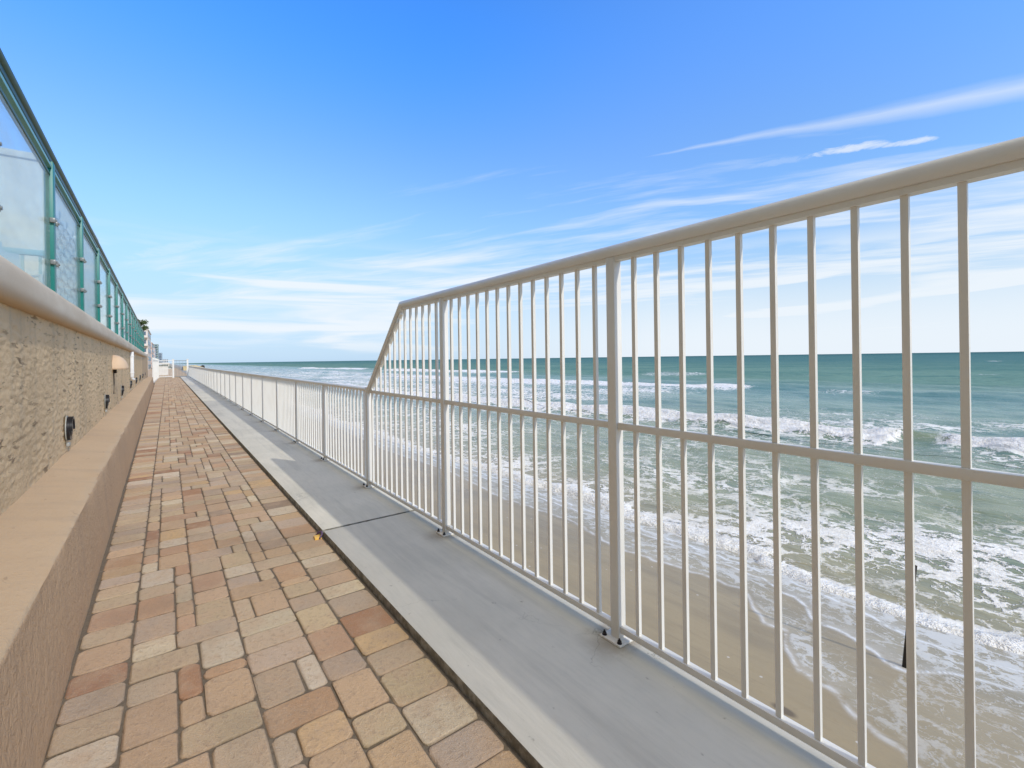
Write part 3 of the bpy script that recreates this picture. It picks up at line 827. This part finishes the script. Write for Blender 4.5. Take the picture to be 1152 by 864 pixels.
# tree at the far end of the terrace
def leafy(name, loc, h, crad, nleaf, label, seed):
    rnd = random.Random(seed); root = empty(name, loc); tag(root, label, 'tree')
    tr_ = MB(); tr_.tube([(0, 0, 0), (.05, .02, h * .35), (-.03, .05, h * .65)], [.10, .07, .04], 8)
    for k2 in range(6):
        an = k2 * 1.05; tr_.tube([(-.0, .03, h * .45), (math.cos(an) * crad * .5, math.sin(an) * crad * .5, h * .75)], [.04, .015], 6)
    tr_.build('trunk', M['stick'], root)
    cl = [(rnd.gauss(0, crad * .5), rnd.gauss(0, crad * .5), h * rnd.uniform(.6, .98), rnd.uniform(.25, .5) * crad) for _ in range(16)]
    lf = MB()
    for i in range(nleaf):
        cx_, cy_, cz_, r_ = rnd.choice(cl); p_ = Vector((cx_, cy_, cz_)) + Vector((rnd.gauss(0, 1), rnd.gauss(0, 1), rnd.gauss(0, .7))) * r_ * .6
        a_ = Vector((rnd.gauss(0, 1), rnd.gauss(0, 1), rnd.gauss(0, 1))).normalized(); b_ = a_.orthogonal().normalized() * .05; a_ = a_ * .12
        lf.add([p_ - a_, p_ + b_, p_ + a_, p_ - b_], [(0, 1, 2, 3)])
    lf.build('crown', M['leaf'], root)
m_, t = material('foliage'); p = geo_pos(t); n1 = t.noise(p, 2.5, 4, .6)
finish(t, t.mix(n1, (.035, .060, .018), (.12, .15, .05)), .7, .2); M['leaf'] = m_
leafy('small_tree', (-2.25, 55, -.05), 5.5, .62, 2600, 'dark green tree crown just above the far end of the glass balustrade', 3)

# ------------------------------------------------------------------ FAR END: side rail, gate, buildings
sr = empty('white_side_fence', (-.80, 39.6, -.04), rad(-.4))
tag(sr, 'white vertical-board side fence between the stucco wall and the far gate', 'fence')
for i in range(8):
    MB().box(-.03, .03, i * 2.0, i * 2.0 + .06, 0, 1.80).build('post', M['white'], sr)
MB().box(-.02, .02, .06, 14.0, 1.62, 1.68).box(-.02, .02, .06, 14.0, .06, .12).build('rail', M['white'], sr)
bdm = MB()
for i in range(100): bdm.box(-.034, -.021, .08 + i * .139, .08 + i * .139 + .115, .04, 1.74)
bdm.build('board_panel', M['white'], sr)
gt = empty('end_gate', (0, 54.5, -.04))
tag(gt, 'white barred gate closing the far end of the paved walkway', 'gate')
for x in (-.70, .43, 1.55):
    p_ = MB().box(x - .07, x + .07, -.07, .07, 0, 1.72, .01).build('post', M['white'], gt)
    MB().box(x - .09, x + .09, -.09, .09, 1.72, 1.78, .01).build('post_cap', M['white'], p_)
MB().box(-.62, .35, -.02, .02, 1.62, 1.68).box(-.62, .35, -.02, .02, .10, .16).box(-.62, .35, -.02, .02, .85, .90).build('gate_frame', M['white'], gt)
for i in range(8): MB().box(-.55 + i * .12, -.535 + i * .12, -.01, .01, .16, 1.62).build('bar', M['white'], gt)
MB().box(.51, 1.47, -.02, .02, 1.62, 1.66).build('top_bar', M['steel'], gt); MB().box(.51, 1.47, -.02, .02, .10, .15).build('bottom_bar', M['steel'], gt)
for i in range(8): MB().box(.57 + i * .115, .59 + i * .115, -.01, .01, .16, 1.62).build('bar', M['steel'], gt)
MB().box(.30, .345, -.05, .05, .88, .98).build('latch', M['iron'], gt)
# walkway beyond the gate
o = MB().box(-8, 1.9, 57.65, 160, -3.4, -.06).build('far_pavement', M['ledge']); tag(o, kind='structure')
o = MB().box(-60, -1.35, 36.6, 160, -.3, -.07).build('far_plot', M['ground']); tag(o, kind='structure')
pv = empty('beach_pavilion', (-.55, 69.5, -.06)); tag(pv, 'small cream pavilion with flat roof seen through the far gate', 'pavilion')
MB().box(-.6, .6, 0, 1.5, 0, 1.05, .01).build('counter', M['cream'], pv)
MB().box(-.75, .75, -.2, 1.7, 1.28, 1.48, .01).build('roof', M['cream'], pv)
for x in (-.66, .66): MB().box(x - .05, x + .05, -.1, .0, 1.05, 1.28).build('column', M['cream'], pv)

def building(name, x0, x1, y, depth, h, col, label, floors, bays, z0=-.3):
    root = empty(name, ((x0 + x1) / 2, y, z0)); tag(root, label, 'building', 'condominium blocks along the beach')
    W_ = x1 - x0; m1 = painted(name + '_render', col, rough=.8, amount=.25, dirt=tuple(c_ * .7 for c_ in col))
    MB().box(-W_ / 2, W_ / 2, 0, depth, 0, h).build('wall', m1, root)
    MB().box(-W_ / 2 - .15, W_ / 2 + .15, -.15, depth + .15, h, h + h * .02).build('roof', m1, root)
    fh = h / floors; bw = W_ / bays
    for f in range(floors):
        for b_ in range(bays):
            x = -W_ / 2 + bw * (b_ + .2); z = fh * (f + .3)
            wn = MB().box(x, x + bw * .6, -.06, .02, z, z + fh * .5).build('window', M['winglass'], root)
        sl_ = MB()
        sl_.box(-W_ / 2, W_ / 2, -1.0, -.061, fh * f + fh * .06, fh * f + fh * .12)
        sl_.box(-W_ / 2, W_ / 2, -1.0, -.93, fh * f + fh * .12, fh * f + fh * .32).build('balcony', m1, root)
        # sea-facing side windows
    for f in range(floors):
        for b_ in range(4):
            yy = depth * (b_ + .25) / 4; z = fh * (f + .3)
            MB().box(W_ / 2 - .02, W_ / 2 + .06, yy, yy + depth * .12, z, z + fh * .5).build('window', M['winglass'], root)
M['winglass'] = painted('window_glass', (.10, .14, .18), rough=.15, amount=.2)
building('cream_tower', -8.0, -3.3, 125, 22, 8.8, (.74, .64, .53), 'narrow cream tower block next to the end of the glass balustrade', 5, 3)
building('peach_block', -10, -4.4, 205, 30, 8.9, (.78, .55, .42), 'peach apartment block behind the cream tower', 5, 4)
building('pink_block', -13, -5.3, 300, 40, 9.6, (.80, .66, .58), 'pale pink low block left of the grey-green tower', 5, 5)
building('grey_green_tower', -15, -5.4, 420, 30, 15.3, (.36, .42, .37), 'tallest grey-green condominium tower in the far row', 9, 4)
building('grey_tower', -16, -4.6, 600, 50, 12.4, (.42, .47, .50), 'hazy grey tower farthest down the beach', 8, 4)
building('white_lodge', -16, 1.0, 880, 60, 8.0, (.60, .62, .62), 'low hazy white block beyond the gate rail', 3, 8)

# wall end pier of peach render, beyond the stucco wall
pr = empty('peach_pier', (-1.28, 37.6, -.05)); tag(pr, 'plain peach rendered pier at the far end of the stucco wall', 'pier')
MB().box(-.35, .16, 0, 1.2, 0, 1.66, .01).build('shaft', M['peach'], pr, auto=.6)
MB().box(-.42, .30, -.08, 1.28, 1.66, 1.74, .01).build('capstone', M['peach'], pr, auto=.6)

# land strip behind the far beach
o = MB().box(-400, 1.5, 160, 2500, -3.4, -.35).build('coast_ground', M['ground']); tag(o, kind='structure')

# ------------------------------------------------------------------ BEACH
def shoreX(Y):
    return 10.35 - .25 * np.sin(Y * .35 + .4) + .16 * np.sin(Y * 1.1 + 2) + .30 * np.sin(Y * .13 + 1) * (Y > 5) + .07 * np.sin(Y * 2.7) + .03 * np.sin(Y * 6.1 + 1)
def interp_spline(Y, pts):
    ys_, xs_ = zip(*sorted(pts)); return np.interp(Y, ys_, xs_)
def smooth(x, k):
    ker = np.ones(k) / k; return np.convolve(np.pad(x, k // 2, mode='edge'), ker, 'valid')[:len(x)]
def grid_mesh(name, xs, ysv, zf, mat, attrs):
    nx_, ny_ = len(xs), len(ysv)
    Xg, Yg = np.meshgrid(xs, ysv, indexing='ij'); Z = zf(Xg, Yg)
    co_ = np.stack([Xg, Yg, Z], -1).reshape(-1, 3).astype(np.float32)
    i = np.arange(nx_ - 1)[:, None] * ny_ + np.arange(ny_ - 1)[None, :]
    q_ = np.stack([i, i + ny_, i + ny_ + 1, i + 1], -1).reshape(-1, 4)
    me = bpy.data.meshes.new(name); me.vertices.add(len(co_)); me.vertices.foreach_set('co', co_.ravel())
    me.loops.add(q_.size); me.loops.foreach_set('vertex_index', q_.ravel().astype(np.int32))
    me.polygons.add(len(q_)); me.polygons.foreach_set('loop_start', np.arange(0, q_.size, 4, dtype=np.int32))
    me.polygons.foreach_set('loop_total', np.full(len(q_), 4, np.int32)); me.update(); me.validate()
    me.polygons.foreach_set('use_smooth', np.ones(len(q_), bool))
    me.materials.append(mat)
    for k2, fn in attrs.items():
        a_ = me.attributes.new(k2, 'FLOAT', 'POINT'); a_.data.foreach_set('value', fn(Xg, Yg).ravel().astype(np.float32))
    return link(bpy.data.objects.new(name, me))
def prog(a_, b_, s0, gr):
    o_ = [a_]; s_ = s0
    while o_[-1] < b_: o_.append(o_[-1] + s_); s_ *= gr
    return np.array(o_)
def ss(x, a_, b_):
    t_ = np.clip((x - a_) / (b_ - a_), 0, 1); return t_ * t_ * (3 - 2 * t_)
def sinn(X, Y, seed, f, n=9, an=1.0):
    r_ = np.random.default_rng(seed); o_ = 0
    for i in range(n):
        th = r_.uniform(0, 6.28); ff = f * r_.uniform(.5, 1.9); o_ = o_ + np.sin(X * math.cos(th) * ff * an + Y * math.sin(th) * ff + r_.uniform(0, 6.28)) / n ** .5
    return o_
def zbeach(X, Y):
    z = np.interp(X, [1.8, 4, 7, 8.5, 10.3, 12, 16], [-2.62, -2.78, -2.93, -3.03, -3.21, -3.5, -4.2])
    return z + .006 * sinn(X, Y, 4, 2.2)
# tongues of spent wash, as front lines X(Y)
TA = [(-8, 7.0), (-3, 6.2), (0, 5.9), (1.2, 6.05), (1.955, 6.43), (2.38, 6.73), (2.73, 6.82), (3.03, 7.10), (3.28, 7.75), (3.6, 7.65), (3.8, 7.9), (4.35, 8.6), (5.2, 8.55), (6.2, 8.3), (7.2, 8.2), (9, 8.7), (12, 8.4), (16, 8.9), (22, 8.5), (30, 9.0), (60, 8.7)]
TB = [(-8, 9.0), (-2, 8.9), (.6, 8.85), (1.3, 8.70), (1.69, 8.28), (1.88, 8.02), (2.17, 8.07), (2.5, 8.36), (2.8, 8.50), (3.0, 8.42), (3.25, 8.6), (3.5, 9.0), (4.5, 9.5), (7, 9.6), (12, 9.5), (60, 9.7)]
TC = [(-8, 9.9), (-1, 9.8), (.95, 9.54), (1.46, 9.34), (1.85, 9.33), (2.26, 9.30), (2.7, 9.6), (4, 9.9), (60, 10.0)]
def front(P, Y, Xg=None, w=.05):
    x = interp_spline(Y, P); return x + .03 * np.sin(Y * 9) + .02 * np.sin(Y * 17 + 1)
def film(X, Y):
    a_ = ss(X - front(TA, Y), 0, .25); b_ = ss(X - front(TB, Y), 0, .3)
    n_ = .5 + .5 * sinn(X, Y, 11, 1.6, an=1.3)
    base = a_ * (.50 + .35 * np.clip(n_, 0, 1)) * (1 - .70 * ss(X - front(TA, Y), .5, 1.2) * (1 - ss(Y, 4.5, 6)) * (1 - b_) * (Y > 1.9))
    return np.clip(base + .25 * b_ * np.clip(n_ + .2, 0, 1) + .3 * ss(X, 9.5, 10.4), 0, 1)
def line(X, Y):
    o_ = 0
    for P, wd, am in ((TA, .05, .55), (TB, .045, .85), (TC, .05, .95)):
        d_ = X - front(P, Y)
        o_ = np.maximum(o_, am * np.exp(-(d_ / wd) ** 2) + am * .45 * np.exp(-np.clip(d_, 0, 9) / .30) * (d_ > 0) * np.clip(.5 + sinn(X, Y, 21, 1.4), 0, 1))
    return np.clip(o_, 0, 1)
bx = np.concatenate([np.arange(1.88, 5.4, .12), np.arange(5.4, 10.8, .045), prog(10.9, 17, .15, 1.2)])
by = np.concatenate([np.arange(-12, -1.0, .3), np.arange(-1.0, 9, .045), prog(9.05, 460, .06, 1.04)])
o = grid_mesh('beach_sand', bx, by, zbeach, M['beach'], {'film': film, 'line': line}); tag(o, kind='structure')
# far beach curving out a little
o = grid_mesh('far_beach', np.linspace(1.4, 22, 40), prog(340, 3000, 8, 1.08), lambda X, Y: -1.35 - 1.95 * ss(X, 9, 20.5) - .4 * ss(X, 20, 22) - 1.9 * (1 - ss(Y, 340, 360)), M['beach'],
              {'film': lambda X, Y: X * 0, 'line': lambda X, Y: X * 0}); tag(o, kind='structure')
def mound():
    m_, t_ = material('dry_yellow_sand'); p_ = geo_pos(t_); n_ = t_.noise(p_, .8, 5, .6)
    finish(t_, t_.mix(n_, (.62, .44, .17), (.74, .58, .30)), .9, .1)
    root = empty('sand_mound', (14, 350, -3.2)); tag(root, 'low yellow sand mound with a dark rock at its seaward end beyond the low railing', 'sand mound')
    xs = np.linspace(-6.5, 4.6, 40); yv = np.linspace(-14, 14, 24); mb = MB()
    for x in xs:
        for y in yv:
            e = max(0, 1 - (y / 13.5) ** 2); hh = np.interp(x, [-6.5, -4, 0, 2.5, 4, 4.6], [2.6, 3.0, 3.1, 2.4, 1.8, 0])
            mb.v.append((x, y, hh * e ** .6 + .12 * noise.noise(Vector((x, y * .5, 0)))))
    for i in range(39):
        for j_ in range(23): a_ = i * 24 + j_; mb.f.append((a_, a_ + 24, a_ + 25, a_ + 1))
    mb.build('sand', m_, root, smooth=True)
    bm = bmesh.new(); bmesh.ops.create_icosphere(bm, subdivisions=3, radius=1)
    for v_ in bm.verts: v_.co *= 1 + .25 * noise.noise(v_.co * 1.7); v_.co.z *= .9
    MB().bm(bm, Matrix.Translation((3.6, -3, 1.9)) @ Matrix.Scale(1.25, 4)).build('rock', M['stick'], root)
mound()

# stick standing in the swash
sb = Vector((8.12, 1.93, -3.02))
stt = empty('wooden_stake', sb); tag(stt, 'thin dark stake standing in the wet sand where the wash curls round it', 'stake')
tp = co.matrix_world.to_3x3() @ Vector((.17, 1.43, 0))
MB().tube([(0, 0, -.15), tuple(tp * .5), tuple(tp)], [.030, .026, .020], 9).build('shaft', M['stick'], stt, smooth=True)

# ------------------------------------------------------------------ SEA
def b1x(Y): return 30.6 + .8 * np.sin(Y * .09 + .3) - .10 * np.clip(Y - 5, 0, 60) + .3 * np.sin(Y * .31)
def b2x(Y): return 62 + 1.5 * np.sin(Y * .06) - .13 * np.clip(Y - 30, 0, 90)
def b3x(Y): return 100 - .10 * np.clip(Y - 60, 0, 250) + 3 * np.sin(Y * .03)
def brk(Y, segs):      # where along its length a crest is broken
    o_ = 0
    for a_, b_, f_, am in segs: o_ = np.maximum(o_, am * ss(Y, a_ - f_, a_ + f_) * (1 - ss(Y, b_ - f_, b_ + f_)))
    return o_
def break1(Y): return brk(Y, [(-30, 5.6, .5, .9), (7.3, 90, .5, 1.0)])
def break2(Y): return brk(Y, [(31, 120, 1.2, 1.0), (17, 22, 1, .25)])
def break3(Y): return brk(Y, [(120, 210, 6, .9), (240, 330, 8, .8), (60, 74, 3, .3)])
def zsea(X, Y):
    z = SEA + 0 * X
    fadein = ss(X, 11, 16)
    z = z + .028 * sinn(X, Y, 1, 2.4, 12, 1.6) * (.35 + .65 * fadein) + .05 * sinn(X, Y, 2, .9, 10, 1.8) * fadein + .10 * sinn(X, Y, 3, .35, 10, 2.0) * ss(X, 20, 45)
    for bx_, hh, wf, wb in ((b1x, .50, .75, 2.4), (b2x, .50, 1.2, 3.6), (b3x, .5, 1.8, 6)):
        d_ = X - bx_(Y); z = z + (hh + .10 * sinn(X * .2, Y, 8, .8)) * np.where(d_ < 0, np.exp(-(d_ / wf) ** 2), np.exp(-(d_ / wb) ** 2))
    # spilling foam lifted in front of broken crests
    d_ = X - b1x(Y); z = z + break1(Y) * .22 * np.exp(-((d_ + 1.3) / .9) ** 2) * (1 + .5 * sinn(X, Y, 31, 3.5))
    # low swell lines
    z = z + .16 * np.sin((X + 2 * np.sin(Y * .05)) * .45) * ss(X, 40, 70) * (1 - ss(X, 150, 300))
    e = X - shoreX(Y)
    z = z + .05 * np.exp(-((e - .25) / .22) ** 2) * (1 + .6 * sinn(X, Y, 41, 6)) - .10 * ss(-e, -.05, .18)
    return z
def foamf(X, Y):
    e = X - shoreX(Y)
    left = ss(Y, 6, 18)
    n_ = sinn(X, Y, 51, .9, 10, 1.2); n2 = sinn(X, Y, 52, .35, 10, 1.2)
    f = 1.3 * (1 - ss(e, .15, .9)) + (.62 + .28 * n_) * (1 - ss(e, .9, 3.4)) * .75
    mid = (.40 + .20 * n_ + .14 * n2) * ss(e, .6, 2.0) * (1 - ss(e, 6.5, 14)) * (1 - .28 * left)
    f = np.maximum(f, mid)
    f = np.maximum(f, (.22 + .20 * n2 + .1 * n_) * (1 - ss(e, 15, 21)) * (1 - .3 * left))
    # breaker one: dense roller face, trailing lace behind (seaward) and in front
    for bx_, bk, w0, w1, tail in ((b1x, break1, 1.8, .2, 3.5), (b2x, break2, 2.4, .5, 7), (b3x, break3, 5, 1, 10)):
        d_ = X - bx_(Y) + .25 * n_; k_ = bk(Y)
        dense = ss(d_, -w0 - .3, -w0 + .4) * (1 - ss(d_, w1 * .2, w1 + .5))
        f = np.maximum(f, k_ * 1.5 * dense)
        f = np.maximum(f, k_ * (.55 + .2 * n_) * ss(d_, -w0 - tail, -w0 + .3) * (1 - ss(d_, -w0, -w0 + .6)))
        f = np.maximum(f, k_ * (.42 + .2 * n_) * ss(d_, 0, .4) * (1 - ss(d_, .8, tail)))
    # white water field between the breakers further up the coast
    fld = (.52 + .2 * n2 + .16 * n_) * ss(Y, 26, 42) * ss(X, 22, 30) * (1 - ss(X, 58, 66)) * (1 - ss(Y, 130, 300) * .5)
    f = np.maximum(f, fld)
    f = np.maximum(f, (.30 + .25 * n_) * ss(X, 30, 33) * (1 - ss(X, 38, 48)) * (1 - ss(Y, 12, 24)))
    caps = np.clip(sinn(X, Y, 61, .22, 12, 2.2) - 1.9, 0, 1) * 1.2 * ss(X, 40, 70) * (1 - ss(X, 300, 500))
    f = np.maximum(f, caps)
    return np.clip(f, 0, 1.5)
def shallow(X, Y): return (1 - ss(X - shoreX(Y), .0, 4.5)) * .55 + .12 * ss(Y, 6, 14) * (1 - ss(X, 12, 24))
xs = np.concatenate([np.arange(9.4, 13, .055), prog(13, 27, .08, 1.008), np.arange(27, 33.5, .10), prog(33.5, 30000, .15, 1.045)])
ysv = np.concatenate([-prog(3, 30000, .2, 1.16)[::-1], np.arange(-2.95, 8, .065), prog(8.05, 30000, .08, 1.030)])
o = grid_mesh('sea_water', xs, ysv, zsea, M['sea'], {'foam': foamf, 'shallow': shallow}); tag(o, kind='structure')
print('sea', len(xs), len(ysv))
